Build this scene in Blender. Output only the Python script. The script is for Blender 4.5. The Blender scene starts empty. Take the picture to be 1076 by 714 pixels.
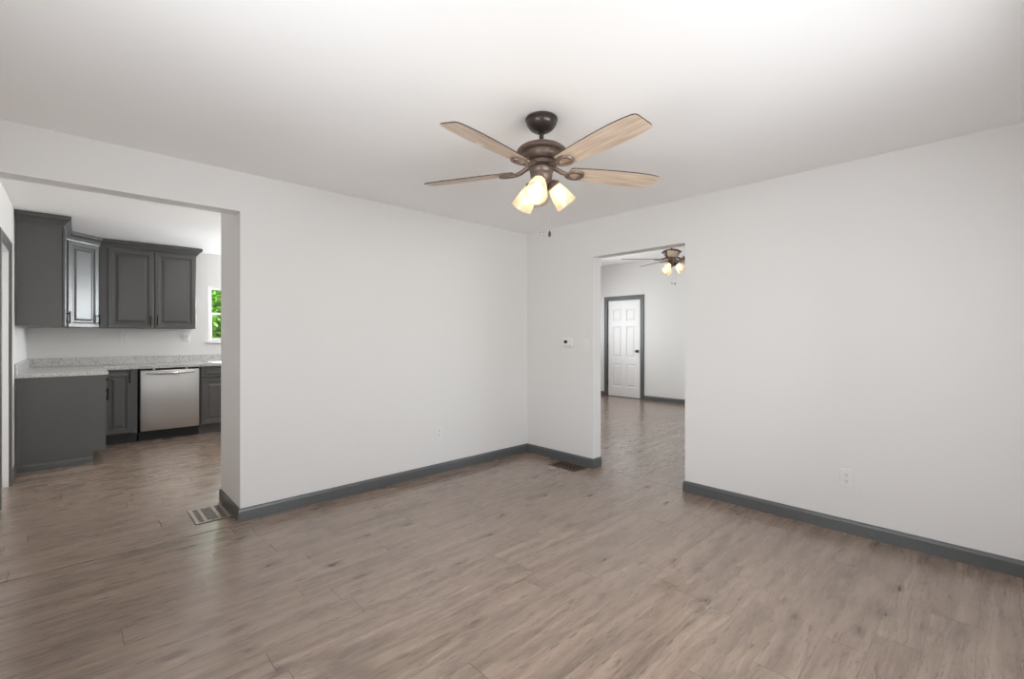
import bpy, bmesh, math, random
from mathutils import Vector, Matrix
random.seed(7)
PI = math.pi
C = bpy.context.scene.collection
scene = bpy.context.scene

# ------------------------------------------------------------------ camera, world, lights, exposure
YAW = 0.81193722
cam_d = bpy.data.cameras.new('camera'); cam = bpy.data.objects.new('camera', cam_d); C.objects.link(cam)
cam.location = (-3.67615, -3.62561, 1.29187)
cam.rotation_euler = (PI/2, 0, YAW - PI/2)
cam_d.sensor_width = 36.0; cam_d.lens = 482.21/1076*36.0
cam_d.shift_y = -3.26/1076
cam_d.clip_start = 0.02; cam_d.clip_end = 200
scene.camera = cam
scene.view_settings.view_transform = 'Standard'
scene.view_settings.look = 'None'
scene.view_settings.gamma = 1.0
scene.view_settings.use_curve_mapping = False
scene.view_settings.exposure = 0.0
scene.cycles.max_bounces = 14
scene.cycles.diffuse_bounces = 10
scene.cycles.glossy_bounces = 4
scene.cycles.transparent_max_bounces = 16
scene.cycles.sample_clamp_indirect = 6.0
scene.cycles.use_denoising = True
scene.cycles.caustics_reflective = False
scene.cycles.caustics_refractive = False

world = bpy.data.worlds.new('world'); scene.world = world; world.use_nodes = True
wn = world.node_tree.nodes; wl = world.node_tree.links
sky = wn.new('ShaderNodeTexSky'); sky.sky_type = 'NISHITA'; sky.sun_disc = False
sky.sun_elevation = math.radians(48); sky.sun_rotation = math.radians(200)
wl.new(sky.outputs[0], wn['Background'].inputs[0]); wn['Background'].inputs[1].default_value = 0.16

sun_d = bpy.data.lights.new('sun', 'SUN'); sun_d.energy = 17.0; sun_d.angle = math.radians(2); sun_d.color = (1.0, .96, .88)
sun = bpy.data.objects.new('sun', sun_d); C.objects.link(sun)
sun.rotation_euler = Vector((0.05, 0.25, -1.0)).to_track_quat('-Z', 'Y').to_euler()   # high noon sun

def area(name, loc, direction, w, h, watts, col=(1, 1, 1)):
    d = bpy.data.lights.new(name, 'AREA'); d.shape = 'RECTANGLE'; d.size = w; d.size_y = h; d.energy = watts; d.color = col
    o = bpy.data.objects.new(name, d); C.objects.link(o); o.location = loc
    o.rotation_euler = Vector(direction).to_track_quat('-Z', 'Y').to_euler()
    return o
DAY = (0.945, 0.975, 1.02)
# daylight entering by the windows (each just outside the glass)
# the sky's light comes in level or downwards, the sunlit ground's light comes in upwards
E = dict(back_sky=66, back_ground=6, left_sky=21, left_ground=22, kitchen_sky=12, kitchen_ground=46, side_sky=44, side_ground=70,
         end_sky=66, end_ground=46, far_sky=34, far_ground=4)
area('daylight_back_sky', (-2.10, -4.24, 1.50), (0, 1, -.55), 1.6, 1.2, E['back_sky'], DAY)
area('daylight_back_ground', (-2.10, -4.25, 1.40), (0, 1, .75), 1.6, 1.2, E['back_ground'], DAY)
area('daylight_left_sky', (-4.22, -2.45, 1.48), (1, 0, -.25), 1.3, 1.25, E['left_sky'], DAY)
area('daylight_left_ground', (-4.23, -2.45, 1.38), (1, 0, .75), 1.3, 1.25, E['left_ground'], DAY)
area('daylight_kitchen_sky', (-1.44, 4.31, 1.66), (0, -1, -.3), 1.15, 0.75, E['kitchen_sky'], DAY)
area('daylight_kitchen_ground', (-1.44, 4.32, 1.58), (0, -1, .6), 1.15, 0.75, E['kitchen_ground'], DAY)
area('daylight_side_sky', (.15, 3.62, 1.78), (-1, 0, -.25), .5, .6, E['side_sky'], DAY)
area('daylight_side_ground', (.16, 3.62, 1.72), (-1, 0, .75), .5, .6, E['side_ground'], DAY)
area('daylight_end_sky', (2.9, 2.93, 1.60), (0, -1, -.65), 2.2, 1.3, E['end_sky'], DAY)
area('daylight_end_ground', (2.9, 2.94, 1.50), (0, -1, .75), 2.2, 1.3, E['end_ground'], DAY)
area('daylight_far_sky', (2.4, -3.43, 1.60), (0, 1, -.3), 2.2, 1.3, E['far_sky'], DAY)
area('daylight_far_ground', (2.4, -3.44, 1.50), (0, 1, .75), 2.2, 1.3, E['far_ground'], DAY)
BULB, LAMP = 10.0, 62.0

# ------------------------------------------------------------------ materials
def srgb(r, g, b):
    f = lambda c: (c/255/12.92) if c/255 <= .04045 else ((c/255+.055)/1.055)**2.4
    return (f(r), f(g), f(b), 1)

def mat(name, col, rough=.5, metal=0.0, var=.04, scale=6.0, bump=0.0, bscale=120.0, stretch=None, spec=.5, coat=0.0):
    m = bpy.data.materials.new(name); m.use_nodes = True
    n = m.node_tree.nodes; l = m.node_tree.links; b = n['Principled BSDF']
    tc = n.new('ShaderNodeTexCoord'); mp = n.new('ShaderNodeMapping'); l.new(tc.outputs['Object'], mp.inputs[0])
    if stretch: mp.inputs['Scale'].default_value = stretch
    nz = n.new('ShaderNodeTexNoise'); nz.inputs['Scale'].default_value = scale; nz.inputs['Detail'].default_value = 4
    l.new(mp.outputs[0], nz.inputs['Vector'])
    mx = n.new('ShaderNodeMix'); mx.data_type = 'RGBA'
    mx.inputs[6].default_value = tuple(c*(1-var) for c in col[:3]) + (1,)
    mx.inputs[7].default_value = tuple(min(1, c*(1+var)) for c in col[:3]) + (1,)
    l.new(nz.outputs[0], mx.inputs[0]); l.new(mx.outputs[2], b.inputs['Base Color'])
    b.inputs['Roughness'].default_value = rough; b.inputs['Metallic'].default_value = metal
    b.inputs['Specular IOR Level'].default_value = spec
    b.inputs['Coat Weight'].default_value = coat
    if bump:
        n2 = n.new('ShaderNodeTexNoise'); n2.inputs['Scale'].default_value = bscale; n2.inputs['Detail'].default_value = 3
        l.new(mp.outputs[0], n2.inputs['Vector'])
        bp = n.new('ShaderNodeBump'); bp.inputs['Strength'].default_value = bump; bp.inputs['Distance'].default_value = .002
        l.new(n2.outputs[0], bp.inputs['Height']); l.new(bp.outputs[0], b.inputs['Normal'])
    return m

M = {}
M['wall'] = mat('wall_paint', (.74, .725, .71, 1), .55, var=.008, scale=1.2, bump=.08, bscale=160, spec=.35)
M['ceiling'] = mat('ceiling_paint', (.905, .897, .893, 1), .8, var=.006, scale=1.0, bump=.05, bscale=120, spec=.2)
M['trim'] = mat('grey_trim_paint', (.098, .102, .101, 1), .36, var=.04, scale=9)
M['white'] = mat('white_trim_paint', (.82, .81, .80, 1), .4, var=.01)
M['plastic'] = mat('white_plastic', (.765, .755, .74, 1), .35, var=.01)
M['slot'] = mat('dark_slot', (.012, .011, .010, 1), .7, spec=.2)
M['cab'] = mat('grey_cabinet_paint', (.088, .088, .087, 1), .34, var=.05, scale=7, stretch=(1, 1, .3))
M['cabin'] = mat('cabinet_shadow_gap', (.02, .02, .02, 1), .6)
M['black'] = mat('black_metal', (.008, .008, .008, 1), .5, var=.1, spec=.25)
M['toe'] = mat('black_toe_kick', (.012, .012, .013, 1), .5, var=.1)
M['bronze'] = mat('oil_rubbed_bronze', (.055, .042, .036, 1), .32, .55, var=.25, scale=22, coat=.2)
M['bronze2'] = mat('brushed_brown_metal', (.16, .115, .095, 1), .42, .5, var=.3, scale=30)
M['steel'] = mat('brushed_steel', (.47, .465, .46, 1), .32, 1.0, var=.05, scale=18, stretch=(1, 1, 40))
M['sink'] = mat('polished_steel', (.78, .78, .78, 1), .18, 1.0, var=.03)
M['leaf'] = mat('green_leaves', (.30, .58, .09, 1), .5, var=.45, scale=2.2)
_n = M['leaf'].node_tree.nodes; _l = M['leaf'].node_tree.links; _p = _n['Principled BSDF']
_t = _n.new('ShaderNodeBsdfTranslucent'); _x = _n.new('ShaderNodeMixShader'); _x.inputs[0].default_value = .5
_l.new(_p.inputs['Base Color'].links[0].from_socket, _t.inputs[0])
_l.new(_p.outputs[0], _x.inputs[1]); _l.new(_t.outputs[0], _x.inputs[2]); _l.new(_x.outputs[0], _n['Material Output'].inputs[0])
M['bark'] = mat('tree_bark', (.09, .065, .045, 1), .9, var=.4, scale=14, bump=.5, bscale=20)
M['lawn'] = mat('dry_ground', (.115, .10, .085, 1), .9, var=.3, scale=5)
M['subfloor'] = mat('dark_subfloor', (.03, .025, .02, 1), .9)
M['vent'] = mat('tan_metal_register', (.34, .275, .225, 1), .45, .1, var=.08)
M['ventdark'] = mat('brown_metal_register', (.085, .05, .03, 1), .4, .3, var=.2, scale=30)
M['crystal'] = mat('smoked_glass_fob', (.25, .24, .23, 1), .1, var=.3, scale=60, spec=.8)

def floor_material():
    m = bpy.data.materials.new('oak_plank_floor'); m.use_nodes = True
    n = m.node_tree.nodes; l = m.node_tree.links; b = n['Principled BSDF']
    def math_(op, a, c=None):
        x = n.new('ShaderNodeMath'); x.operation = op
        for i, v in enumerate((a, c)):
            if v is None: continue
            if isinstance(v, (int, float)): x.inputs[i].default_value = v
            else: l.new(v, x.inputs[i])
        return x.outputs[0]
    def comb(x, y, z):
        c = n.new('ShaderNodeCombineXYZ')
        for i, v in enumerate((x, y, z)):
            if isinstance(v, (int, float)): c.inputs[i].default_value = v
            else: l.new(v, c.inputs[i])
        return c.outputs[0]
    def white(v):
        w = n.new('ShaderNodeTexWhiteNoise'); w.noise_dimensions = '3D'; l.new(v, w.inputs['Vector']); return w
    def noise(v, sc, det, dist=0.0, rough=.55):
        w = n.new('ShaderNodeTexNoise'); l.new(v, w.inputs['Vector']); w.inputs['Scale'].default_value = sc
        w.inputs['Detail'].default_value = det; w.inputs['Distortion'].default_value = dist; w.inputs['Roughness'].default_value = rough
        return w.outputs[0]
    def smooth(v, a, c, lo=0.0, hi=1.0):
        r = n.new('ShaderNodeMapRange'); r.interpolation_type = 'SMOOTHSTEP'; l.new(v, r.inputs[0])
        r.inputs[1].default_value = a; r.inputs[2].default_value = c; r.inputs[3].default_value = lo; r.inputs[4].default_value = hi
        return r.outputs[0]
    def mix(f, a, c, mode='MIX'):
        x = n.new('ShaderNodeMix'); x.data_type = 'RGBA'; x.blend_type = mode
        if isinstance(f, (int, float)): x.inputs[0].default_value = f
        else: l.new(f, x.inputs[0])
        for i, v in ((6, a), (7, c)):
            if isinstance(v, tuple): x.inputs[i].default_value = v
            else: l.new(v, x.inputs[i])
        return x.outputs[2]
    g = n.new('ShaderNodeNewGeometry'); s = n.new('ShaderNodeSeparateXYZ'); l.new(g.outputs['Position'], s.inputs[0])
    X, Y = s.outputs[0], s.outputs[1]
    W, L = .153, 1.22
    yr = math_('DIVIDE', math_('ADD', Y, 30*W + .97), W)
    row = math_('FLOOR', yr); fy = math_('FRACT', yr)
    r1 = white(comb(row, 3.7, 1.1)).outputs['Value']
    xr = math_('DIVIDE', math_('ADD', math_('ADD', X, 20*L), math_('MULTIPLY', r1, L)), L)
    colm = math_('FLOOR', xr); fx = math_('FRACT', xr)
    pr = white(comb(row, colm, 7.3)); rs = n.new('ShaderNodeSeparateColor'); l.new(pr.outputs['Color'], rs.inputs[0])
    ra, rb, rc = rs.outputs[0], rs.outputs[1], rs.outputs[2]
    # cathedral figure: the grain lines wander slowly off the plank's length
    def swim(fx_, fy_, off): return noise(comb(math_('ADD', math_('MULTIPLY', X, fx_), math_('MULTIPLY', ra, 40)), math_('ADD', math_('MULTIPLY', Y, fy_), math_('MULTIPLY', rb, 30)), off), 1.0, 2)
    yb = math_('ADD', Y, math_('ADD', math_('MULTIPLY', swim(1.6, 6.0, 0.0), .075), math_('MULTIPLY', swim(7.0, 20.0, 5.0), .012)))
    xo = math_('MULTIPLY', ra, 60); zo = math_('MULTIPLY', rc, 20)
    fine = noise(comb(math_('ADD', math_('MULTIPLY', X, 6.0), xo), math_('MULTIPLY', yb, 170.0), zo), 1.0, 4, 0.0, .60)
    broad = noise(comb(math_('ADD', math_('MULTIPLY', X, 1.1), xo), math_('MULTIPLY', yb, 22.0), zo), 1.0, 4, .25)
    smudge = noise(comb(math_('ADD', math_('MULTIPLY', X, 2.4), xo), math_('MULTIPLY', yb, 8.0), math_('MULTIPLY', rb, 9)), 1.0, 3, .3)
    # knots and dark flecks
    kv = n.new('ShaderNodeTexVoronoi'); kv.inputs['Scale'].default_value = 1.0; kv.inputs['Randomness'].default_value = 1.0
    wob = noise(comb(math_('MULTIPLY', X, 14), math_('MULTIPLY', Y, 40), 0.0), 1.0, 3)
    l.new(comb(math_('ADD', math_('MULTIPLY', X, 3.6), math_('MULTIPLY', wob, .35)), math_('ADD', math_('MULTIPLY', yb, 10.0), math_('MULTIPLY', wob, .45)), 0.0), kv.inputs['Vector'])
    ks = n.new('ShaderNodeSeparateColor'); l.new(kv.outputs['Color'], ks.inputs[0])
    knot = math_('MULTIPLY', smooth(kv.outputs['Distance'], .05, .36, 1, 0), smooth(ks.outputs[0], .35, .72))
    core = math_('MULTIPLY', smooth(kv.outputs['Distance'], .03, .14, 1, 0), smooth(ks.outputs[0], .40, .65))
    base = mix(smooth(broad, .30, .70), FL_DARK, FL_LIGHT)
    base = mix(smooth(fine, .44, .66, 0, .66), base, FL_GRAIN)
    flk = noise(comb(math_('ADD', math_('MULTIPLY', X, 9.0), xo), math_('MULTIPLY', yb, 60.0), math_('MULTIPLY', rb, 20)), 1.0, 2)
    base = mix(smooth(flk, .58, .70, 0, .70), base, FL_KNOT)
    base = mix(smooth(smudge, .50, .70, 0, .62), base, FL_SMUDGE)
    base = mix(math_('MULTIPLY', ra, .34), base, FL_ALT)
    base = mix(math_('MULTIPLY', knot, .60), base, FL_KNOT)
    base = mix(math_('MULTIPLY', core, .80), base, FL_CORE)
    # joints
    ex = math_('MULTIPLY', math_('MINIMUM', fx, math_('SUBTRACT', 1.0, fx)), L)
    ey = math_('MULTIPLY', math_('MINIMUM', fy, math_('SUBTRACT', 1.0, fy)), W)
    je = smooth(ex, .0008, .0028, .75, 0); js = smooth(ey, .0005, .0022, .38, 0)
    joint = math_('MAXIMUM', je, js)
    base = mix(joint, base, (.05, .036, .028, 1))
    l.new(base, b.inputs['Base Color'])
    l.new(smooth(fine, .3, .7, .20, .30), b.inputs['Roughness'])
    b.inputs['Specular IOR Level'].default_value = .68
    b.inputs['Coat Weight'].default_value = .35; b.inputs['Coat Roughness'].default_value = .22; b.inputs['Coat IOR'].default_value = 1.6
    bp = n.new('ShaderNodeBump'); bp.inputs['Strength'].default_value = .10; bp.inputs['Distance'].default_value = .001
    l.new(math_('SUBTRACT', fine, math_('MULTIPLY', joint, 2.0)), bp.inputs['Height']); l.new(bp.outputs[0], b.inputs['Normal'])
    return m
FL_DARK = (.236, .167, .123, 1); FL_LIGHT = (.370, .277, .213, 1); FL_GRAIN = (.145, .098, .072, 1)
FL_ALT = (.215, .156, .122, 1); FL_SMUDGE = (.130, .092, .068, 1); FL_KNOT = (.105, .071, .052, 1); FL_CORE = (.055, .036, .026, 1)
M['floor'] = floor_material()

def granite_material():
    m = mat('speckled_granite', (.58, .57, .56, 1), .22, var=.08, scale=20)
    n = m.node_tree.nodes; l = m.node_tree.links; b = n['Principled BSDF']
    v = n.new('ShaderNodeTexVoronoi'); v.inputs['Scale'].default_value = 95
    tc = n.new('ShaderNodeTexCoord'); l.new(tc.outputs['Object'], v.inputs['Vector'])
    s = n.new('ShaderNodeSeparateColor'); l.new(v.outputs['Color'], s.inputs[0])
    r = n.new('ShaderNodeValToRGB'); l.new(s.outputs[0], r.inputs[0])
    e = r.color_ramp.elements; e[0].position = 0; e[0].color = (.30, .29, .285, 1); e[1].position = 1; e[1].color = (.64, .63, .62, 1)
    for p, c in ((.08, (.40, .39, .38, 1)), (.2, (.50, .49, .48, 1)), (.7, (.55, .54, .53, 1))):
        q = e.new(p); q.color = c
    l.new(r.outputs[0], b.inputs['Base Color']); return m
M['granite'] = granite_material()

def blade_material():
    m = bpy.data.materials.new('pale_oak_blade'); m.use_nodes = True
    n = m.node_tree.nodes; l = m.node_tree.links; b = n['Principled BSDF']
    tc = n.new('ShaderNodeTexCoord'); mp = n.new('ShaderNodeMapping'); mp.inputs['Scale'].default_value = (2.5, 34, 34)
    l.new(tc.outputs['Object'], mp.inputs[0])
    z = n.new('ShaderNodeTexNoise'); z.inputs['Scale'].default_value = 2.0; z.inputs['Detail'].default_value = 5; z.inputs['Distortion'].default_value = .3
    l.new(mp.outputs[0], z.inputs['Vector'])
    r = n.new('ShaderNodeValToRGB'); l.new(z.outputs[0], r.inputs[0])
    e = r.color_ramp.elements; e[0].position = .32; e[0].color = (.50, .375, .285, 1); e[1].position = .66; e[1].color = (.74, .595, .47, 1)
    l.new(r.outputs[0], b.inputs['Base Color']); b.inputs['Roughness'].default_value = .45
    return m
M['blade'] = blade_material()
M['bladeedge'] = mat('dark_blade_edge', (.045, .032, .026, 1), .5)

def glass_pane():
    m = bpy.data.materials.new('window_glass'); m.use_nodes = True
    n = m.node_tree.nodes; l = m.node_tree.links; n.remove(n['Principled BSDF'])
    t = n.new('ShaderNodeBsdfTransparent'); t.inputs[0].default_value = (.96, .98, .97, 1)
    g = n.new('ShaderNodeBsdfGlossy'); g.inputs['Roughness'].default_value = .02
    f = n.new('ShaderNodeFresnel'); f.inputs[0].default_value = 1.35
    x = n.new('ShaderNodeMixShader'); l.new(f.outputs[0], x.inputs[0]); l.new(t.outputs[0], x.inputs[1]); l.new(g.outputs[0], x.inputs[2])
    l.new(x.outputs[0], n['Material Output'].inputs[0]); return m
M['glass'] = glass_pane()

def shade_glass():
    m = bpy.data.materials.new('frosted_amber_glass'); m.use_nodes = True
    n = m.node_tree.nodes; l = m.node_tree.links; n.remove(n['Principled BSDF'])
    tl = n.new('ShaderNodeBsdfTranslucent'); tl.inputs[0].default_value = (.86, .77, .60, 1)
    df = n.new('ShaderNodeBsdfDiffuse'); df.inputs[0].default_value = (.84, .77, .64, 1)
    tr = n.new('ShaderNodeBsdfTransparent'); tr.inputs[0].default_value = (1, .94, .80, 1)
    gl = n.new('ShaderNodeBsdfGlossy'); gl.inputs['Roughness'].default_value = .12
    a = n.new('ShaderNodeMixShader'); a.inputs[0].default_value = .45; l.new(tl.outputs[0], a.inputs[1]); l.new(df.outputs[0], a.inputs[2])
    nz = n.new('ShaderNodeTexNoise'); nz.inputs['Scale'].default_value = 90
    r = n.new('ShaderNodeMapRange'); l.new(nz.outputs[0], r.inputs[0]); r.inputs[3].default_value = .30; r.inputs[4].default_value = .50
    c = n.new('ShaderNodeMixShader'); l.new(r.outputs[0], c.inputs[0]); l.new(a.outputs[0], c.inputs[1]); l.new(tr.outputs[0], c.inputs[2])
    d = n.new('ShaderNodeMixShader'); d.inputs[0].default_value = .06; l.new(c.outputs[0], d.inputs[1]); l.new(gl.outputs[0], d.inputs[2])
    l.new(d.outputs[0], n['Material Output'].inputs[0]); return m
M['shade'] = shade_glass()

def emitter(name, col, strength):
    m = bpy.data.materials.new(name); m.use_nodes = True
    n = m.node_tree.nodes; l = m.node_tree.links; n.remove(n['Principled BSDF'])
    e = n.new('ShaderNodeEmission'); e.inputs[0].default_value = col; e.inputs[1].default_value = strength
    l.new(e.outputs[0], n['Material Output'].inputs[0]); return m
M['bulb'] = emitter('lit_bulb', (1, .90, .74, 1), BULB)
M['kitchen_lamp'] = emitter('lit_lamp_diffuser', (1, .96, .90, 1), LAMP)

# ------------------------------------------------------------------ mesh helpers
def obj(name, bm, m, parent=None, smooth=False):
    me = bpy.data.meshes.new(name); bmesh.ops.recalc_face_normals(bm, faces=bm.faces); bm.to_mesh(me); bm.free()
    for x in (m if isinstance(m, (list, tuple)) else [m]): me.materials.append(x)
    if smooth:
        for p in me.polygons: p.use_smooth = True
        try: me.set_sharp_from_angle(angle=math.radians(40))
        except Exception: pass
    o = bpy.data.objects.new(name, me); C.objects.link(o)
    if parent: o.parent = parent
    return o
def thing(name, label, cat, loc=(0, 0, 0), rotz=0, group=None):
    o = bpy.data.objects.new(name, None); C.objects.link(o); o.empty_display_size = .1
    o.location = loc; o.rotation_euler = (0, 0, rotz); tag(o, label, cat, group); return o
def tag(o, label, cat, group=None):
    o['label'] = label; o['category'] = cat
    if group: o['group'] = group
    return o
def struct(o): o['kind'] = 'structure'; return o
def box(bm, x0, y0, z0, x1, y1, z1, bev=0, seg=1):
    x0, x1 = min(x0, x1), max(x0, x1); y0, y1 = min(y0, y1), max(y0, y1); z0, z1 = min(z0, z1), max(z0, z1)
    r = bmesh.ops.create_cube(bm, size=1)
    vs = r['verts']
    for v in vs:
        v.co = Vector((x0 + (v.co.x+.5)*(x1-x0), y0 + (v.co.y+.5)*(y1-y0), z0 + (v.co.z+.5)*(z1-z0)))
    if bev:
        es = list({e for v in vs for e in v.link_edges})
        bmesh.ops.bevel(bm, geom=es, offset=bev, segments=seg, profile=.5, affect='EDGES')
    return bm
def B(*a, **k): return box(bmesh.new(), *a, **k)
def lathe(bm, prof, seg=32, origin=(0, 0, 0), mat3=None, closed=True):
    """prof: (r, z) list, spun about z"""
    o = Vector(origin); rings = []
    for r, z in prof:
        if r < 1e-6:
            p = Vector((0, 0, z)); rings.append([bm.verts.new((mat3 @ p if mat3 else p) + o)])
        else:
            ring = []
            for i in range(seg):
                a = 2*PI*i/seg; p = Vector((r*math.cos(a), r*math.sin(a), z)); ring.append(bm.verts.new((mat3 @ p if mat3 else p) + o))
            rings.append(ring)
    for a, c in zip(rings, rings[1:]):
        for i in range(seg):
            j = (i+1) % seg
            q = [a[i % len(a)], a[j % len(a)], c[j % len(c)], c[i % len(c)]]
            u = []
            for v in q:
                if v not in u: u.append(v)
            if len(u) >= 3: bm.faces.new(u)
    return bm
def tube(bm, pts, r, seg=10, caps=True):
    pts = [Vector(p) for p in pts]; rs = r if isinstance(r, (list, tuple)) else [r]*len(pts); rings = []
    up = None
    for i, p in enumerate(pts):
        d = (pts[min(i+1, len(pts)-1)] - pts[max(i-1, 0)]).normalized()
        if up is None:
            up = Vector((0, 0, 1)) if abs(d.z) < .9 else Vector((1, 0, 0))
        a = d.cross(up).normalized(); up = a.cross(d).normalized()
        rings.append([bm.verts.new(p + rs[i]*(math.cos(2*PI*k/seg)*a + math.sin(2*PI*k/seg)*up)) for k in range(seg)])
    for a, c in zip(rings, rings[1:]):
        for k in range(seg): bm.faces.new([a[k], a[(k+1) % seg], c[(k+1) % seg], c[k]])
    if caps: bm.faces.new(rings[0]); bm.faces.new(rings[-1])
    return bm
def prism(bm, pts, z0, z1):
    a = [bm.verts.new((x, y, z0)) for x, y in pts]; c = [bm.verts.new((x, y, z1)) for x, y in pts]
    bm.faces.new(a); bm.faces.new(c); k = len(pts)
    for i in range(k): bm.faces.new([a[i], a[(i+1) % k], c[(i+1) % k], c[i]])
    return bm
def sweep(bm, path, prof, z=0.0, cuts=None, which=None):
    """prof (out, up) swept along a floor path with mitres; out is to the RIGHT of travel. which = only that segment"""
    P = [Vector((x, y)) for x, y in path]; n = len(P)
    def right(i):
        d = (P[i+1]-P[i]).normalized(); return Vector((d.y, -d.x))
    mit = []
    for i in range(n):
        if i == 0: m = right(0)
        elif i == n-1: m = right(n-2)
        else:
            a, c = right(i-1), right(i); m = (a+c)/(1 + a.dot(c))
        mit.append(m)
    segs = range(n-1) if which is None else [which]
    for s in segs:
        rr = []
        for i in (s, s+1):
            rr.append([bm.verts.new((P[i].x + o*mit[i].x, P[i].y + o*mit[i].y, z+h)) for o, h in prof])
        k = len(prof)
        for j in range(k): bm.faces.new([rr[0][j], rr[0][(j+1) % k], rr[1][(j+1) % k], rr[1][j]])
        if which is not None or s == 0: bm.faces.new(rr[0])
        if which is not None or s == n-2: bm.faces.new(rr[1])
    bmesh.ops.remove_doubles(bm, verts=bm.verts, dist=1e-6)
    return bm
def wall(name, axis, p0, p1, u0, u1, z0, z1, holes=(), m=None):
    """solid wall between p0 and p1 on axis, running u0..u1, holes (ua, ub, za, zb)"""
    us = sorted({u0, u1, *[h[0] for h in holes], *[h[1] for h in holes]}); zs = sorted({z0, z1, *[h[2] for h in holes], *[h[3] for h in holes]})
    bm = bmesh.new()
    for a, c in zip(us, us[1:]):
        for e, f in zip(zs, zs[1:]):
            mu, mz = (a+c)/2, (e+f)/2
            if any(h[0] < mu < h[1] and h[2] < mz < h[3] for h in holes): continue
            if axis == 'x': box(bm, p0, a, e, p1, c, f)
            else: box(bm, a, p0, e, c, p1, f)
    bmesh.ops.remove_doubles(bm, verts=bm.verts, dist=1e-5)
    # drop the inner faces shared by neighbouring blocks
    seen = {}
    for f in bm.faces: seen.setdefault(tuple(sorted(v.index for v in f.verts)), []).append(f)
    bm.verts.index_update(); seen = {}
    for f in bm.faces: seen.setdefault(tuple(sorted(v.index for v in f.verts)), []).append(f)
    dead = [f for g in seen.values() if len(g) > 1 for f in g]
    bmesh.ops.delete(bm, geom=dead, context='FACES')
    return struct(obj(name, bm, m or M['wall']))

# ------------------------------------------------------------------ room shell
CZ, KZ, NZ = 2.44, 2.478, 2.84            # ceilings: living room, kitchen, far room
LX, BY, KY, FX = -4.10, -4.10, 4.15, 4.72  # left wall, back wall, kitchen back wall, far room wall
OX, OZ, CH = -2.850, 2.165, .585           # kitchen opening: jamb x, header z, depth of the jamb
DY0, DY1, DZ = -1.843, -.903, 2.073        # doorway in the right wall
def floor_obj(name, x0, y0, x1, y1, z=0.0):
    return struct(obj(name, B(x0, y0, z-.012, x1, y1, z), M['floor']))
floor_obj('floor', LX-.14, BY-.16, .0310, -.0470)
floor_obj('floor_kitchen', LX-.14, -.0300, .0310, KY+.15)
floor_obj('floor_far_room', .0370, -3.6, FX+.14, 3.0)
struct(obj('floor_base', B(LX-.2, BY-.2, -.06, FX+.2, KY+.2, -.0125), M['subfloor']))
struct(obj('trim_1', prism(bmesh.new(), [(LX, -.0420), (OX, -.0420), (OX, -.0300), (LX, -.0300)], -.0125, .0022), M['floor']))
struct(obj('trim_2', B(.0310, DY0, -.0125, .0370, DY1, -.0020), M['subfloor']))
struct(obj('ceiling', B(LX-.14, BY-.16, CZ, .13, .0, CZ+.1), M['ceiling']))
struct(obj('ceiling_kitchen', B(LX-.14, .0, KZ, .13, KY+.15, KZ+.1), M['ceiling']))
struct(obj('ceiling_far_room', B(.0, -3.6, NZ, FX+.14, 3.0, NZ+.1), M['ceiling']))
W4 = (3.22, 4.02, 1.20, 2.15)
# wall between the living room and the kitchen: header over the wide opening, solid stretch to the corner
bm = bmesh.new(); box(bm, OX, 0, 0, 0.0, .14, KZ+.05); box(bm, OX, .1395, 0, -.0, CH, KZ+.05); box(bm, LX-.14, 0, OZ, OX, .14, KZ+.05)
struct(obj('wall_left', bm, M['wall']))
wall('wall_right', 'x', 0.0, .13, BY-.16, KY+.15, 0, NZ+.05, [(DY0, DY1, -1, DZ), W4])
W2 = (-3.15, -1.75, .75, 2.10)             # window behind the camera, beside it
wall('wall_side', 'x', LX-.14, LX, BY-.16, KY+.15, 0, KZ+.05, [(W2[0], W2[1], W2[2], W2[3]), (1.51, 2.21, -1, 2.028)])
W1 = (-2.95, -1.25, .80, 2.10)
wall('wall_back', 'y', BY-.16, BY, LX-.14, .13, 0, CZ+.1, [W1])
W3 = (-2.305, -.85, 1.215, 2.025)
wall('wall_kitchen', 'y', KY, KY+.15, LX-.14, .13, 0, KZ+.05, [W3])
wall('wall_far', 'x', FX, FX+.14, -3.6, 3.0, 0, NZ+.05, [(1.388, 2.205, -1, 2.075)])
W5 = (1.75, 4.05, .8, 2.25); W6 = (1.25, 3.55, .8, 2.25)
wall('wall_far_end', 'y', 2.75, 2.90, .13, FX+.14, 0, NZ+.05, [W5])
wall('wall_far_side', 'y', -3.40, -3.25, .13, FX+.14, 0, NZ+.05, [W6])
obj_ground = struct(obj('ground', B(-40, -40, -.5, 40, 60, -.35), M['lawn']))

# baseboards
BP = [(0, 0), (.013, 0), (.013, .070), (.0105, .077), (.0085, .084), (.004, .089), (0, .090)]
def base(name, path): return struct(obj(name, sweep(bmesh.new(), path, BP), M['trim']))
base('baseboard_left', [(OX, CH), (OX, 0), (0, 0)])
base('baseboard_right', [(0.0, -.013), (0.0, DY1), (.13, DY1)])
base('baseboard_front', [(.13, DY0), (0.0, DY0), (0.0, BY)])
base('baseboard_back', [(-.013, BY), (LX, BY)])
base('baseboard_side', [(LX, BY+.013), (LX, 1.43)])
base('baseboard_kitchen', [(LX, 2.29), (LX, 2.705)])
base('baseboard_far', [(FX, 2.75), (FX, 2.285)])
base('baseboard_far_wall', [(FX, 1.308), (FX, -3.25)])

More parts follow.
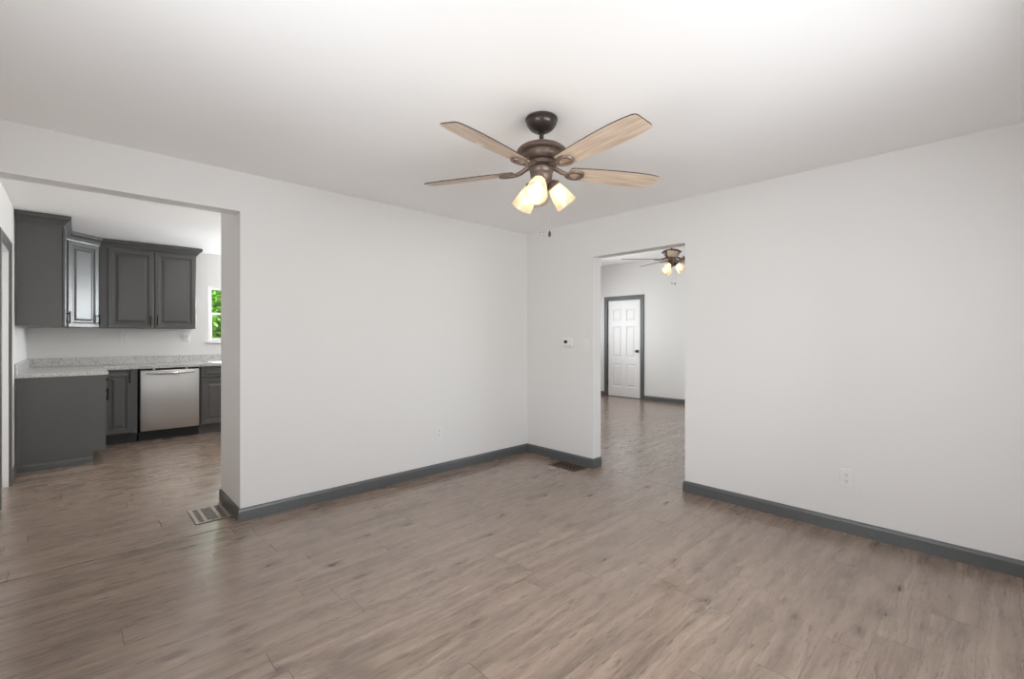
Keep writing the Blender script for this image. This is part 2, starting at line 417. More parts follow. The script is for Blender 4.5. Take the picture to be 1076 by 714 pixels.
# ------------------------------------------------------------------ windows
def window(name, axis, plane, sgn, u0, u1, z0, z1, depth=.14, stool=True):
    """double-hung window in a wall whose room face is at plane; sgn = direction from the room to outdoors"""
    def bx(bm, a, c, d0, d1, e, f, bev=0):
        p, q = plane + sgn*d0, plane + sgn*d1
        if axis == 'y': box(bm, a, p, e, c, q, f, bev)
        else: box(bm, p, a, e, q, c, f, bev)
    bm = bmesh.new(); T = .022
    for a, c, e, f in ((u0, u0+T, z0, z1), (u1-T, u1, z0, z1), (u0+T, u1-T, z0, z0+T), (u0+T, u1-T, z1-T, z1)): bx(bm, a, c, .03, depth, e, f)
    w = struct(obj(name, bm, M['white'])); zm = (z0+z1)/2
    for nm, d, e, f in (('sash', .055, z0+T, zm+.018), ('sash', .090, zm-.018, z1-T)):
        bm = bmesh.new(); S = .032
        for a, c, g, h in ((u0+T, u0+T+S, e, f), (u1-T-S, u1-T, e, f), (u0+T+S, u1-T-S, e, e+S), (u0+T+S, u1-T-S, f-S, f)): bx(bm, a, c, d, d+.03, g, h, .003)
        s = obj(nm, bm, M['white'], w)
        bm = bmesh.new(); bx(bm, u0+T+S-.004, u1-T-S+.004, d+.012, d+.017, e+S-.004, f-S+.004); obj('pane', bm, M['glass'], s)
    if stool:
        bm = bmesh.new(); bx(bm, u0-.03, u1+.03, -.028, .05, z0-.02, z0, .004); obj('stool', bm, M['white'], w)
    return w
window('window_1', 'y', BY, -1, *W1)
window('window_2', 'x', LX, -1, *W2, depth=.13)
window('window_3', 'y', KY, 1, *W3)
window('window_4', 'x', 0.0, 1, *W4, depth=.12)
window('window_5', 'y', 2.75, 1, *W5)
window('window_6', 'y', -3.25, -1, *W6)

# ------------------------------------------------------------------ doors
def rings(bm, w, h, prof, O, U, V, N, flip=False):
    """nested rectangles (inset, height) on a face: a moulded panel. O corner, U/V along width/height, N outward"""
    O, U, V, N = map(Vector, (O, U, V, N)); loops = []
    for ins, ht in prof:
        loops.append([bm.verts.new(O + U*a + V*c + N*ht) for a, c in ((ins, ins), (w-ins, ins), (w-ins, h-ins), (ins, h-ins))])
    for a, c in zip(loops, loops[1:]):
        for i in range(4): bm.faces.new([a[i], a[(i+1) % 4], c[(i+1) % 4], c[i]])
    bm.faces.new(loops[-1])
    return loops[0]
def six_panel_face(bm, w, h, O, U, V, N):
    """flat door face with six moulded panels cut into it"""
    O, U, V, N = map(Vector, (O, U, V, N))
    st, mid = .115*w/.8, .10*w/.8
    pw = (w - 2*st - mid)/2
    xs = [0, st, st+pw, st+pw+mid, w-st, w]
    zs = [0, .20, .20+.50, .83, .83+.66, 1.60, 1.60+.26, h]
    for i in range(5):
        for j in range(7):
            p = O + U*xs[i] + V*zs[j]; ww, hh = xs[i+1]-xs[i], zs[j+1]-zs[j]
            if i in (1, 3) and j in (1, 3, 5):
                rings(bm, ww, hh, [(0, 0), (.006, -.001), (.016, -.012), (.030, -.012), (.055, -.003)], p, U, V, N)
            else:
                bm.faces.new([bm.verts.new(p + U*a + V*c) for a, c in ((0, 0), (ww, 0), (ww, hh), (0, hh))])
    bmesh.ops.remove_doubles(bm, verts=bm.verts, dist=1e-5)
CP = [(0, 0), (0, .012), (.010, .016), (.060, .013), (.075, .008), (.08, 0)]   # casing section (across, out)
def casing(bm, axis, plane, sgn, u0, u1, ztop):
    """flat-section casing round an opening, mitred head; sgn = direction into the room"""
    w = .075
    def bx(a, c, e, f, t):
        if axis == 'x': box(bm, plane, a, e, plane+sgn*t, c, f, .003)
        else: box(bm, a, plane, e, c, plane+sgn*t, f, .003)
    bx(u0-w, u0+.004, 0, ztop+w, .016); bx(u1-.004, u1+w, 0, ztop+w, .016); bx(u0+.004, u1-.004, ztop-.004, ztop+w, .016)
    return bm
# six-panel door on the far room's wall (faces -x)
d2 = bmesh.new(); y0, y1 = 1.408, 2.187; zt = 2.057
six_panel_face(d2, y1-y0, zt-.012, (FX+.012, y1, .012), (0, -1, 0), (0, 0, 1), (-1, 0, 0))
box(d2, FX+.0265, y0, .012, FX+.045, y1, zt)
for a in (y0, y1): box(d2, FX+.012, a-.0005, .012, FX+.027, a+.0005, zt)
box(d2, FX+.012, y0, zt-.001, FX+.027, y1, zt)
door2 = struct(obj('door_1', d2, M['white']))
bm = bmesh.new(); casing(bm, 'x', FX, -1, 1.388, 2.205, 2.075)
f2 = obj('door_frame', bm, M['trim'], door2)
bm = bmesh.new(); box(bm, FX, 1.3885, 0, FX+.13, y0-.003, 2.074); box(bm, FX, y1+.003, 0, FX+.13, 2.2045, 2.074); box(bm, FX, y0-.003, zt+.003, FX+.13, y1+.003, 2.074)
obj('door_jamb', bm, M['trim'], door2)
obj('gap_blocker', B(FX+.030, 1.389, .0002, FX+.125, 2.204, .0112), M['subfloor'], door2)  # dark strip added to block outdoor light in the gap under the door
for z in (.30, 1.08, 1.83):
    bm = bmesh.new(); tube(bm, [(FX-.004, y1+.004, z-.05), (FX-.004, y1+.004, z+.05)], .009, 10); obj('hinge', bm, M['bronze'], door2, True)
bm = bmesh.new(); R90 = Matrix.Rotation(-PI/2, 3, 'Y')
lathe(bm, [(0, 0), (.032, 0), (.032, .006), (.012, .010), (.011, .034), (.024, .044), (.029, .056), (.024, .068), (0, .072)], 20, (FX+.013, y0+.062, .985), R90)
obj('door_knob', bm, M['bronze'], door2, True)
# white door in the kitchen's side wall, seen at a slant
d1 = bmesh.new()
six_panel_face(d1, .664, 2.003, (LX-.075, 1.528, .01), (0, 1, 0), (0, 0, 1), (1, 0, 0)); box(d1, LX-.11, 1.528, .01, LX-.0885, 2.192, 2.013)
door1 = struct(obj('door_2', d1, M['white']))
obj('door_frame', casing(bmesh.new(), 'x', LX, 1, 1.51, 2.21, 2.028), M['trim'], door1)
bm = bmesh.new(); box(bm, LX-.13, 1.5105, 0, LX-.0005, 1.524, 2.0275); box(bm, LX-.13, 2.196, 0, LX-.0005, 2.2095, 2.0275); box(bm, LX-.13, 1.524, 2.016, LX-.0005, 2.196, 2.0275)
obj('door_jamb', bm, M['white'], door1)
obj('gap_blocker', B(LX-.125, 1.525, .0002, LX-.085, 2.195, .0092), M['subfloor'], door1)  # unseen strip, added to stop daylight leaking in below this door

# ------------------------------------------------------------------ kitchen cabinets
DOORP = lambda t: [(0, 0), (0, t-.004), (.005, t), (.044, t), (.049, t-.003), (.054, t-.002), (.060, t-.010), (.074, t-.010), (.098, t-.002)]
def panel_door(name, w, h, O, U, N, parent, t=.021, small=False, m=None):
    bm = bmesh.new(); p = DOORP(t)
    if small: p = [(a*.55, c) for a, c in p]
    l0 = rings(bm, w, h, p, O, U, (0, 0, 1), N); bm.faces.new(l0)
    return obj(name, bm, m or M['cab'], parent)
def pull(parent, base, N, along=(0, 0, 1), L=.13):
    """black bar pull: base = centre on the door face, N outward"""
    b, n, a = Vector(base), Vector(N), Vector(along); bm = bmesh.new()
    tube(bm, [b + n*.028 - a*L/2, b + n*.028 + a*L/2], .0070, 10)
    for s in (-1, 1): tube(bm, [b + a*s*L*.32, b + n*.028 + a*s*L*.32], .0056, 8)
    return obj('handle', bm, M['black'], parent, True)
UZ0, UZ1 = 1.395, 2.385
CROWN = [(0, 0), (.008, .0), (.010, .012), (.020, .020), (.030, .040), (.050, .058), (.060, .064), (.060, .098), (0, .098)]
cpath = [(LX+.004, 2.718), (-3.775, 2.718), (-3.775, 3.530), (-3.478, 3.825), (-2.500, 3.825), (-2.500, KY-.004)]
def crown(parent, seglist):
    bm = bmesh.new()
    for s in seglist: sweep(bm, cpath, CROWN, UZ1-.008, which=s)
    return obj('crown_moulding', bm, M['cab'], parent)
# end unit on the side wall
u1 = thing('wall_cabinet', 'tall grey upper cabinet on the side wall showing its plain flat end', 'cabinet', (0, 0, 0), 0, 'grey wall cabinets')
bm = bmesh.new(); box(bm, LX+.004, 2.724, UZ0, -3.782, 3.530, UZ1, .001); obj('cabinet_body', bm, M['cab'], u1)
bm = bmesh.new(); box(bm, LX+.004, 2.718, UZ0-.004, LX+.022, 2.7235, UZ1); box(bm, -3.800, 2.718, UZ0-.004, -3.781, 2.7235, UZ1); obj('end_stile', bm, M['cab'], u1)
for a, hy in ((2.730, 3.094), (3.133, 3.166)):
    dr = panel_door('door', .397, UZ1-UZ0-.014, (-3.777, a, UZ0+.002), (0, 1, 0), (1, 0, 0), u1)
    pull(dr, (-3.756, hy, 1.492), (1, 0, 0))
crown(u1, [0, 1])
# diagonal corner unit
u2 = thing('wall_cabinet', 'grey corner upper cabinet set on a diagonal with one narrow raised-panel door', 'cabinet', (0, 0, 0), 0, 'grey wall cabinets')
bm = prism(bmesh.new(), [(LX+.004, 3.533), (-3.778, 3.533), (-3.484, 3.829), (-3.484, KY-.004), (LX+.004, KY-.004)], UZ0, UZ1); obj('cabinet_body', bm, M['cab'], u2)
dU = Vector((.707, .707, 0)); dN = Vector((.707, -.707, 0)); p0 = Vector((-3.778, 3.533, UZ0+.002)) + dU*.022 + dN*.003
dr = panel_door('door', .372, UZ1-UZ0-.014, p0, dU, dN, u2)
hb = p0 + dU*.350 + dN*.021; pull(dr, (hb.x, hb.y, 1.492), dN)
crown(u2, [2])
# two-door unit on the back wall
u3 = thing('wall_cabinet', 'wide grey upper cabinet with two raised-panel doors beside the kitchen window', 'cabinet', (0, 0, 0), 0, 'grey wall cabinets')
bm = bmesh.new(); box(bm, -3.481, 3.829, UZ0, -2.502, KY-.004, UZ1, .001); obj('cabinet_body', bm, M['cab'], u3)
for a, hx in ((-3.402, -2.990), (-2.949, -2.922)):
    dr = panel_door('door', .441, UZ1-UZ0-.014, (a, 3.826, UZ0+.002), (1, 0, 0), (0, -1, 0), u3)
    pull(dr, (hx, 3.805, 1.495), (0, -1, 0))
crown(u3, [3, 4])
# base units
BZ = .897
b1 = thing('base_cabinet', 'grey base cabinet with a plain flat end panel under the counter end', 'cabinet', (0, 0, 0), 0, 'grey base cabinets')
bm = bmesh.new(); prism(bm, [(LX+.004, 2.725), (-3.480, 2.725), (-3.480, 3.49), (LX+.004, 3.49)], .118, BZ); obj('cabinet_body', bm, M['cab'], b1)
bm = bmesh.new()
pts = [(LX+.004, 0), (-3.554, 0), (-3.554, .122), (-3.460, .122), (-3.460, BZ), (LX+.004, BZ)]
va = [bm.verts.new((x, 2.712, z)) for x, z in pts]; vb = [bm.verts.new((x, 2.7245, z)) for x, z in pts]
bm.faces.new(va); bm.faces.new(vb)
for i in range(6): bm.faces.new([va[i], va[(i+1) % 6], vb[(i+1) % 6], vb[i]])
obj('end_panel', bm, M['cab'], b1)
bm = bmesh.new(); box(bm, LX+.004, 2.704, .075, LX+.052, 2.7118, BZ); obj('end_stile', bm, M['cab'], b1)
bm = bmesh.new(); sweep(bm, [(LX+.0135, 2.7118), (-3.5545, 2.7118)], [(0, 0), (.011, 0), (.011, .052), (.006, .064), (0, .068)]); obj('base_trim', bm, M['trim'], b1)
bm = bmesh.new(); box(bm, -3.570, 2.725, 0, -3.556, 3.62, .1175); obj('toe_kick', bm, M['toe'], b1)
dr = panel_door('drawer', .735, .140, (-3.478, 2.735, .748), (0, 1, 0), (1, 0, 0), b1, small=True); pull(dr, (-3.457, 3.10, .818), (1, 0, 0), (0, 1, 0))
for a, hy in ((2.735, 3.06), (3.106, 3.14)):
    dr = panel_door('door', .364, .606, (-3.478, a, .130), (0, 1, 0), (1, 0, 0), b1); pull(dr, (-3.457, hy, .655), (1, 0, 0))
b2 = thing('base_cabinet', 'narrow grey base cabinet with one door tucked in the corner by the dishwasher', 'cabinet', (0, 0, 0), 0, 'grey base cabinets')
bm = prism(bmesh.new(), [(LX+.004, 3.4935), (-3.482, 3.4935), (-3.482, 3.585), (-3.139, 3.585), (-3.139, KY-.004), (LX+.004, KY-.004)], .118, BZ); obj('cabinet_body', bm, M['cab'], b2)
dr = panel_door('door', .262, .735, (-3.452, 3.582, .130), (1, 0, 0), (0, -1, 0), b2); pull(dr, (-3.213, 3.561, .795), (0, -1, 0))
bm = bmesh.new(); box(bm, -3.552, 3.645, 0, -3.139, 3.660, .1175); obj('toe_kick', bm, M['toe'], b2)
b3 = thing('base_cabinet', 'grey sink base cabinet with drawer front over doors below the kitchen window', 'cabinet', (0, 0, 0), 0, 'grey base cabinets')
bm = bmesh.new(); box(bm, -2.500, 3.585, .118, -1.590, KY-.004, .70); box(bm, -2.500, 3.585, .70, -1.590, 3.615, BZ); obj('cabinet_body', bm, M['cab'], b3)
for k, a in enumerate((-2.488, -2.040)):
    panel_door('drawer', .438, .142, (a, 3.582, .746), (1, 0, 0), (0, -1, 0), b3, small=True)
    dr = panel_door('door', .438, .604, (a, 3.582, .130), (1, 0, 0), (0, -1, 0), b3); pull(dr, (a + (.405 if k == 0 else .033), 3.561, .66), (0, -1, 0))
bm = bmesh.new(); box(bm, -2.500, 3.650, 0, -1.590, 3.665, .1175); obj('toe_kick', bm, M['cab'], b3)

# dishwasher
dw = thing('dishwasher', 'stainless steel dishwasher with bar handle built in under the counter', 'dishwasher')
bm = bmesh.new(); box(bm, -3.124, 3.592, .10, -2.507, KY-.05, .893); obj('tub', bm, M['toe'], dw)
bm = bmesh.new(); box(bm, -3.114, 3.545, .128, -2.514, 3.5915, .872, .006, 2); obj('door', bm, M['steel'], dw, True)
bm = bmesh.new(); zc = .842
pts = [(-3.060 + .49*i/16, 3.545 - .012 - .034*math.sin(PI*min(1, max(0, (i/16*1.0)))) , zc - .006*math.sin(PI*i/16)) for i in range(17)]
tube(bm, pts, [.012 + .005*math.sin(PI*i/16) for i in range(17)], 12)
for x in (-3.060, -2.570): tube(bm, [(x, 3.546, zc), (x, 3.531, zc)], .013, 12)
obj('handle', bm, M['sink'], dw, True)
bm = bmesh.new(); box(bm, -3.120, 3.655, 0, -2.510, 3.670, .0995); obj('toe_kick', bm, M['toe'], dw)
for x in (-2.98, -2.645): obj('mounting_bracket', B(x-.010, 3.560, .873, x+.010, 3.590, .896), M['steel'], dw)

# worktop with sink cut-out
ct = thing('countertop', 'pale speckled stone countertop wrapping the kitchen corner', 'countertop')
SX0, SX1, SY0, SY1 = -2.36, -1.62, 3.66, 4.045
CT0, CT1 = BZ+.0005, .932
bm = bmesh.new()
for a in ((LX+.002, 2.695, -3.440, KY-.003), (-3.440, 3.535, SX0, KY-.003), (SX1, 3.535, -.63, KY-.003), (SX0, 3.535, SX1, SY0), (SX0, SY1, SX1, KY-.003)):
    box(bm, a[0], a[1], CT0, a[2], a[3], CT1)
obj('slab', bm, M['granite'], ct)
bm = bmesh.new(); box(bm, LX+.002, 2.695, CT1, LX+.022, KY-.003, CT1+.102, .003); box(bm, LX+.022, KY-.023, CT1, -.63, KY-.003, CT1+.102, .003)
obj('backsplash', bm, M['granite'], ct)
sk = thing('sink', 'stainless kitchen sink set in the counter under the window', 'sink')
bm = bmesh.new()
def rrect(x0, y0, x1, y1, r, z, k=5):
    out = []
    for cx, cy, a0 in ((x1-r, y1-r, 0), (x0+r, y1-r, PI/2), (x0+r, y0+r, PI), (x1-r, y0+r, 3*PI/2)):
        for i in range(k+1):
            a = a0 + PI/2*i/k; out.append(bm.verts.new((cx + r*math.cos(a), cy + r*math.sin(a), z)))
    return out
lp = [rrect(SX0-.028, SY0-.028, SX1+.028, SY1+.028, .05, CT1+.0005), rrect(SX0-.026, SY0-.026, SX1+.026, SY1+.026, .05, CT1+.007),
      rrect(SX0+.004, SY0+.004, SX1-.004, SY1-.004, .05, CT1+.007), rrect(SX0+.012, SY0+.012, SX1-.012, SY1-.012, .05, CT1-.004), rrect(SX0+.022, SY0+.022, SX1-.022, SY1-.022, .06, CT1-.18), rrect(SX0+.06, SY0+.06, SX1-.06, SY1-.06, .05, CT1-.195)]
for a, c in zip(lp, lp[1:]):
    for i in range(len(a)): bm.faces.new([a[i], a[(i+1) % len(a)], c[(i+1) % len(a)], c[i]])
bm.faces.new(lp[-1]); obj('basin', bm, M['sink'], sk, True)

# kitchen ceiling lamp (lights the kitchen from behind the wall's return)
kl = thing('ceiling_light', 'round flush ceiling light in the kitchen', 'ceiling light', (-2.05, 1.25, KZ))
bm = lathe(bmesh.new(), [(0, -.001), (.17, -.001), (.175, -.012), (.165, -.03), (.0, -.03)], 40); obj('fixture_ring', bm, M['bronze'], kl, True)
bm = lathe(bmesh.new(), [(.150, -.0305), (.140, -.055), (.09, -.075), (.0, -.082)], 40); obj('diffuser', bm, M['kitchen_lamp'], kl, True)

# ------------------------------------------------------------------ ceiling fans
def make_fan(name, label, ceil_z, x, y, az, lamp_az, bz=2.14, sticker=None):
    """bz: height of the blades"""
    t = thing(name, label, 'ceiling fan', (x, y, ceil_z), 0, 'bronze ceiling fans with oak blades'); t.scale = (1.03,)*3; D = (bz - ceil_z)/1.03      # parts in local z, 0 = ceiling
    S = lambda z: z - 2.14 + D                                       # heights measured on the near fan
    obj('canopy', lathe(bmesh.new(), [(0, 0), (.078, 0), (.082, -.005), (.082, -.014), (.078, -.018), (.079, -.022), (.073, -.038), (.061, -.054), (.046, -.065), (.032, -.070), (.020, -.071), (0, -.071)], 40), M['bronze'], t, True)
    bm = tube(bmesh.new(), [(0, 0, -.068), (0, 0, S(2.268))], .0118, 16); lathe(bm, [(0, -.066), (.018, -.069), (.021, -.075), (.015, -.082), (0, -.082)], 20); obj('downrod', bm, M['bronze'], t, True)
    obj('motor_housing', lathe(bmesh.new(), [(0, S(2.274)), (.030, S(2.274)), (.055, S(2.271)), (.085, S(2.263)), (.110, S(2.251)), (.125, S(2.238)), (.128, S(2.230)), (.124, S(2.224)), (.100, S(2.221)), (.100, S(2.204)), (.094, S(2.192)), (.084, S(2.184)), (0, S(2.180))], 48), M['bronze2'], t, True)
    obj('flywheel', lathe(bmesh.new(), [(0, S(2.1795)), (.074, S(2.1795)), (.078, S(2.172)), (.076, S(2.160)), (.060, S(2.154)), (0, S(2.154))], 36), M['bronze2'], t, True)
    obj('switch_housing', lathe(bmesh.new(), [(0, S(2.1535)), (.052, S(2.1535)), (.060, S(2.146)), (.060, S(2.128)), (.054, S(2.120)), (.057, S(2.112)), (.050, S(2.088)), (.034, S(2.066)), (.026, S(2.045)), (.010, S(2.034)), (.007, S(2.022)), (0, S(2.018))], 36), M['bronze2'], t, True)
    pit = math.radians(-12); blades = []
    for k in range(5):
        a = math.radians(az + 72*k)
        # outline along local x
        prof = [(.150, .040), (.165, .048), (.22, .053), (.32, .060), (.42, .065), (.52, .067), (.60, .063), (.640, .057), (.655, .051), (.661, .040)]
        out = [(r, w) for r, w in prof] + [(r, -w) for r, w in reversed(prof)]
        bm = bmesh.new(); th = .0055
        lo = [bm.verts.new((r, w, -th/2)) for r, w in out]; hi = [bm.verts.new((r, w, th/2)) for r, w in out]
        bm.faces.new(lo); bm.faces.new(hi); n = len(out)
        for i in range(n):
            f = bm.faces.new([lo[i], lo[(i+1) % n], hi[(i+1) % n], hi[i]]); f.material_index = 1
        bl = obj('blade', bm, [M['blade'], M['bladeedge']], t)
        blades.append(bl); bl.location = (0, 0, S(2.14)); bl.rotation_euler = (Matrix.Rotation(a, 3, 'Z') @ Matrix.Rotation(pit, 3, 'X')).to_euler()
        # bracket: an arm that splits into a loop under the blade
        bm = bmesh.new(); z0 = -.009
        tube(bm, [(.055, 0, .024), (.085, 0, .012), (.112, 0, -.002), (.135, 0, z0)], [.013, .012, .012, .011], 10)
        loop = []
        for i in range(25):
            p = 2*PI*i/24; rr = .178 - .045*math.cos(p); loop.append((rr, .030*math.sin(p)*(1 + .22*(rr-.178)/.045), z0 - .0035))
        rg = []
        for i, (px, py, pz) in enumerate(loop[:-1]):
            dx, dy = px-.178, py; ln = math.hypot(dx*.75, dy) or 1; ex, ey = dx*.75/ln, dy/ln
            wd = .0105
            rg.append([bm.verts.new((px + ex*o, py + ey*o, pz + h)) for o, h in ((-wd, .004), (wd, .004), (wd*.7, -.004), (-wd*.7, -.004))])
        for i in range(24):
            A, Bq = rg[i], rg[(i+1) % 24]
            for j in range(4): bm.faces.new([A[j], A[(j+1) % 4], Bq[(j+1) % 4], Bq[j]])
        for px, py in ((.205, .020), (.205, -.020), (.150, 0)):
            lathe(bm, [(0, -.0165), (.004, -.0165), (.006, -.0135), (.006, -.0125), (0, -.0125)], 10, (px, py, 0))
        obj('blade_bracket', bm, M['bronze2'], bl, True)
    if sticker is not None:
        obj('sticker', B(.395, -.0615, -.0034, .440, -.040, -.0029), M['plastic'], blades[sticker])
    for k in range(3):
        a = math.radians(lamp_az + 120*k); R = Matrix.Rotation(a, 3, 'Z') @ Matrix.Rotation(PI - math.radians(40.5), 3, 'Y')
        # local axis: +z of R points outward-down
        ax = R @ Vector((0, 0, 1)); start = Vector((.040*math.cos(a), .040*math.sin(a), S(2.092)))
        ls = obj('lamp_holder', lathe(bmesh.new(), [(0, -.012), (.014, -.012), (.016, .010), (.026, .018), (.036, .030), (.037, .040), (.033, .043), (0, .043)], 24, start, R), M['bronze2'], t, True)
        bm = lathe(bmesh.new(), [(.030, .040), (.0345, .044), (.039, .060), (.045, .085), (.051, .115), (.0565, .145), (.058, .155), (.0565, .157), (.0545, .150), (.049, .116), (.043, .086), (.037, .061), (.0325, .046), (.030, .040)], 32, start, R)
        sh = obj('lamp_shade', bm, M['shade'], t, True)
        bm = lathe(bmesh.new(), [(0, .0435), (.012, .0435), (.013, .060), (.020, .075), (.0255, .092), (.0255, .104), (.019, .119), (.008, .127), (0, .128)], 20, start, R)
        obj('bulb', bm, M['bulb'], sh, True)
    # pull chains
    right = Vector((math.sin(YAW), -math.cos(YAW), 0)); back = -Vector((math.cos(YAW), math.sin(YAW), 0))
    for off, dep, zb, m in ((.041, .012, 1.795, M['bronze']), (-.003, .026, 1.800, M['crystal'])):
        p = right*off + back*dep; z1 = S(2.10) if abs(off) > .02 else S(2.06); z0 = S(zb)
        bm = bmesh.new(); zz = z1
        tube(bm, [(p.x, p.y, z1), (p.x, p.y, z0+.030)], .0006, 6)
        while zz > z0+.036:
            bmesh.ops.create_icosphere(bm, subdivisions=1, radius=.0012, matrix=Matrix.Translation((p.x, p.y, zz))); zz -= .006
        ch = obj('pull_chain', bm, M['steel'], t)
        bm = lathe(bmesh.new(), [(0, .034), (.003, .033), (.0035, .028), (.0065, .022), (.008, .012), (.006, .002), (0, 0)], 14, (p.x, p.y, z0)); obj('chain_fob', bm, m, ch, True)
    return t
make_fan('ceiling_fan', 'bronze ceiling fan with five pale oak blades hanging over the empty living room', CZ, -1.902, -1.980, -27.5, -148.5, bz=2.167, sticker=3)
make_fan('ceiling_fan', 'small distant ceiling fan with lit lamps seen through the doorway', NZ, 2.246, -.561, 137.0, 56.5, bz=2.353)

# ------------------------------------------------------------------ wall fittings
def outlet(label, loc, rz, group):
    """duplex outlet plate; local +y points into the wall, face at -y"""
    t = thing('wall_outlet', label, 'outlet', loc, rz, group)
    obj('cover_plate', B(-.0375, -.0065, -.059, .0375, -.0003, .059, .003, 2), M['plastic'], t)
    for zc in (.0205, -.0205):
        s = obj('receptacle', B(-.0165, -.0085, zc-.0155, .0165, -.0060, zc+.0155, .0015), M['plastic'], t)
        for xs, h in ((-.00625, .0085), (.00625, .0075)): obj('slot', B(xs-.00125, -.0092, zc-.001, xs+.00125, -.0083, zc+h), M['slot'], s)
        obj('ground_hole', tube(bmesh.new(), [(0, -.0083, zc-.0085), (0, -.0092, zc-.0085)], .0030, 10), M['slot'], s)
    return t
outlet('white duplex outlet low on the wall to the right of the doorway', (0, -2.950, .360), -PI/2, 'white wall outlets')
outlet('white outlet low on the long blank wall between kitchen opening and corner', (-1.193, 0, .381), 0, 'white wall outlets')
outlet('white outlet above the counter below the wide two-door cabinet', (-3.232, KY, 1.285), 0, 'white wall outlets')
outlet('white outlet above the dishwasher near the kitchen window', (-2.566, KY, 1.275), 0, 'white wall outlets')
sw = thing('light_switch', 'white light switch plate on the wall just beside the doorway', 'light switch', (0, -.832, 1.205), -PI/2)
obj('cover_plate', B(-.036, -.006, -.058, .036, -.0003, .058, .003, 2), M['plastic'], sw)
obj('toggle', B(-.005, -.016, -.004, .005, -.006, .014, .0015), M['plastic'], sw)
th = thing('thermostat', 'white thermostat with a small dark display on the wall near the corner', 'thermostat', (0, -.596, 1.225), -PI/2)
obj('case', B(-.066, -.026, -.048, .066, -.0003, .048, .006, 2), M['plastic'], th)
obj('display', B(-.040, -.0275, -.004, .004, -.0255, .026, .001), M['slot'], th)
bm = bmesh.new()
for i in range(4): box(bm, -.040 + .024*i, -.0275, -.034, -.026 + .024*i, -.0255, -.027, .0008)
obj('button', bm, M['vent'], th)

# floor registers
def register(label, x0, y0, x1, y1, m, cat='floor vent'):
    t = thing('floor_vent', label, cat, ((x0+x1)/2, (y0+y1)/2, 0), 0, 'metal floor registers')
    w, h = x1-x0, y1-y0
    obj('duct_shadow_plate', B(-w/2+.012, -h/2+.012, .0003, w/2-.012, h/2-.012, .0012), M['slot'], t)  # near-black plate under the grille, painted as the shade inside the duct
    bm = bmesh.new(); a, c = .022, .022; z0, z1 = .0003, .0050
    for q in ((-w/2, -h/2, w/2, -h/2+c), (-w/2, h/2-c, w/2, h/2), (-w/2, -h/2+c, -w/2+a, h/2-c), (w/2-a, -h/2+c, w/2, h/2-c)): box(bm, q[0], q[1], z0, q[2], q[3], z1)
    obj('rim', bm, m, t)
    # pierced face: dashes down each side, plain strips, a zigzag column in the middle
    bm = bmesh.new(); W_, H_ = w/2-a, h/2-c; zt = z1-.0006
    x1, x2 = W_*.62, W_*.40
    for sg in (-1, 1):
        box(bm, sg*x1, -H_, z0, sg*x2, H_, zt)
        k = 7; st = 2*H_/k
        for j in range(k+1): box(bm, sg*x1, max(-H_, -H_ + st*j - st*.14), z0, sg*W_, min(H_, -H_ + st*j + st*.14), zt)
    k = 6; st = 2*H_/k
    for j in range(k):
        y = -H_ + st*(j+.5); d = st*.40; hw = st*.15
        for xa, ya, xb, yb in ((-x2, -d, 0, d), (0, d, x2, -d)):
            vs = [[bm.verts.new((xx, y + q, z)) for xx, q in ((xa, ya-hw), (xb, yb-hw), (xb, yb+hw), (xa, ya+hw))] for z in (z0, zt)]
            bm.faces.new(vs[0]); bm.faces.new(vs[1])
            for q in range(4): bm.faces.new([vs[0][q], vs[0][(q+1) % 4], vs[1][(q+1) % 4], vs[1][q]])
    obj('grille', bm, m, t)
    bm = bmesh.new(); e = .0035
    for q in ((-w/2-e, -h/2-e, w/2+e, -h/2), (-w/2-e, h/2, w/2+e, h/2+e), (-w/2-e, -h/2, -w/2, h/2), (w/2, -h/2, w/2+e, h/2)): box(bm, q[0], q[1], .0003, q[2], q[3], .0030)
    obj('edge_lip', bm, M['slot'], t)
    return t
register('tan metal floor vent with woven cutouts by the kitchen opening', -3.083, .140, -2.872, .482, M['vent'])
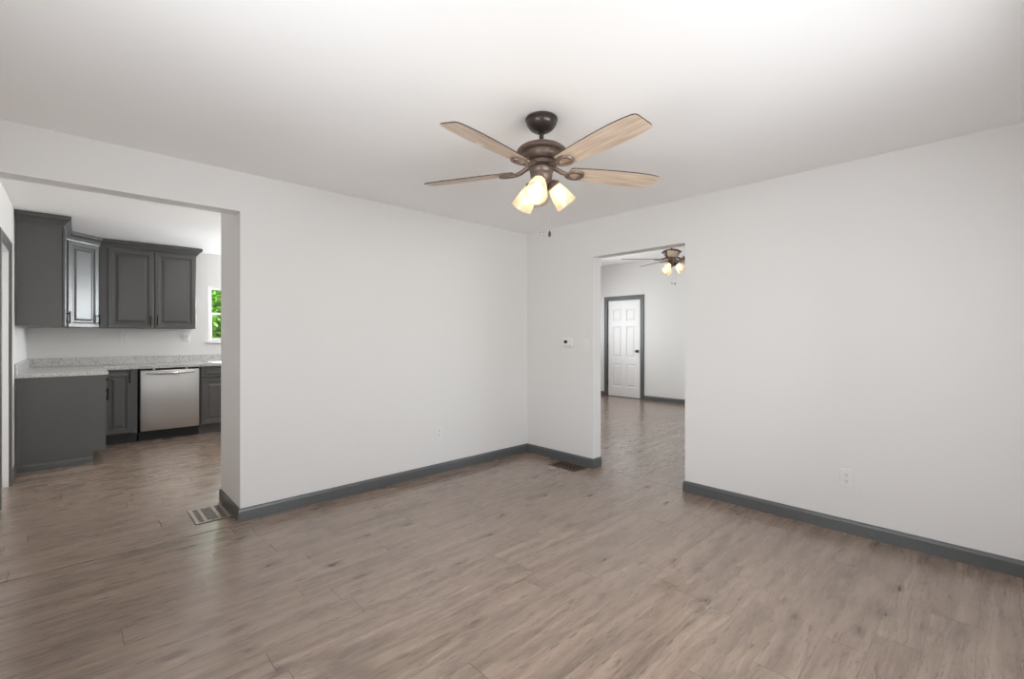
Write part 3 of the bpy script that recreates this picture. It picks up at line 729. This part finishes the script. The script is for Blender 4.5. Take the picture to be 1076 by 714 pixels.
register('dark brown metal floor vent at the foot of the wall beside the doorway', -.228, -.855, -.038, -.530, M['ventdark'])

# ------------------------------------------------------------------ tree outside the kitchen window
tr = thing('tree', 'leafy green tree outside the kitchen window', 'tree', (-1.1, 8.6, -.35))
bm = bmesh.new(); tube(bm, [(0, 0, 0), (.05, .02, 1.2), (-.03, .05, 2.2), (.04, 0, 3.6)], [.14, .10, .08, .04], 12)
for a, z, L in ((.4, 1.3, 1.5), (2.3, 1.7, 1.6), (4.2, 1.5, 1.5), (5.4, 2.2, 1.3), (1.4, 2.6, 1.2), (3.3, 2.9, 1.1)):
    tube(bm, [(0, 0, z), (.5*L*math.cos(a), .5*L*math.sin(a), z+.3*L), (L*math.cos(a), L*math.sin(a), z+.45*L)], [.06, .04, .015], 8)
obj('trunk', bm, M['bark'], tr, True)
bm = bmesh.new()
lumps = [(random.uniform(-1.6, 1.6), random.uniform(-1.3, 1.3), random.uniform(.7, 4.6), random.uniform(.5, .9)) for _ in range(80)] + [(random.uniform(-1.5, 1.5), random.uniform(-1.7, -1.1), random.uniform(.6, 3.2), random.uniform(.4, .6)) for _ in range(46)]
for i in range(40000):
    cx, cy, cz, r = random.choice(lumps)
    d = Vector((random.gauss(0, 1), random.gauss(0, 1), random.gauss(0, 1))).normalized()
    p = Vector((cx, cy, cz)) + d*r*random.uniform(.55, 1.0)
    if p.z < .35: continue
    u = Vector((random.gauss(0, 1), random.gauss(0, 1), random.gauss(0, .6))).normalized(); v = u.cross(d)
    if v.length < .1: continue
    v.normalize(); s = random.uniform(.045, .085)
    nn = u.cross(v)*s*.18
    q = [bm.verts.new(p + a) for a in (-u*s, v*s*.45 - nn*.4, u*s - nn*2, -v*s*.45 - nn*.4)]
    bm.faces.new([q[0], q[1], q[2]]); bm.faces.new([q[0], q[2], q[3]])
me = bpy.data.meshes.new('foliage'); bm.to_mesh(me); bm.free(); me.materials.append(M['leaf'])
fo = bpy.data.objects.new('foliage', me); C.objects.link(fo); fo.parent = tr; fo['kind'] = 'stuff'
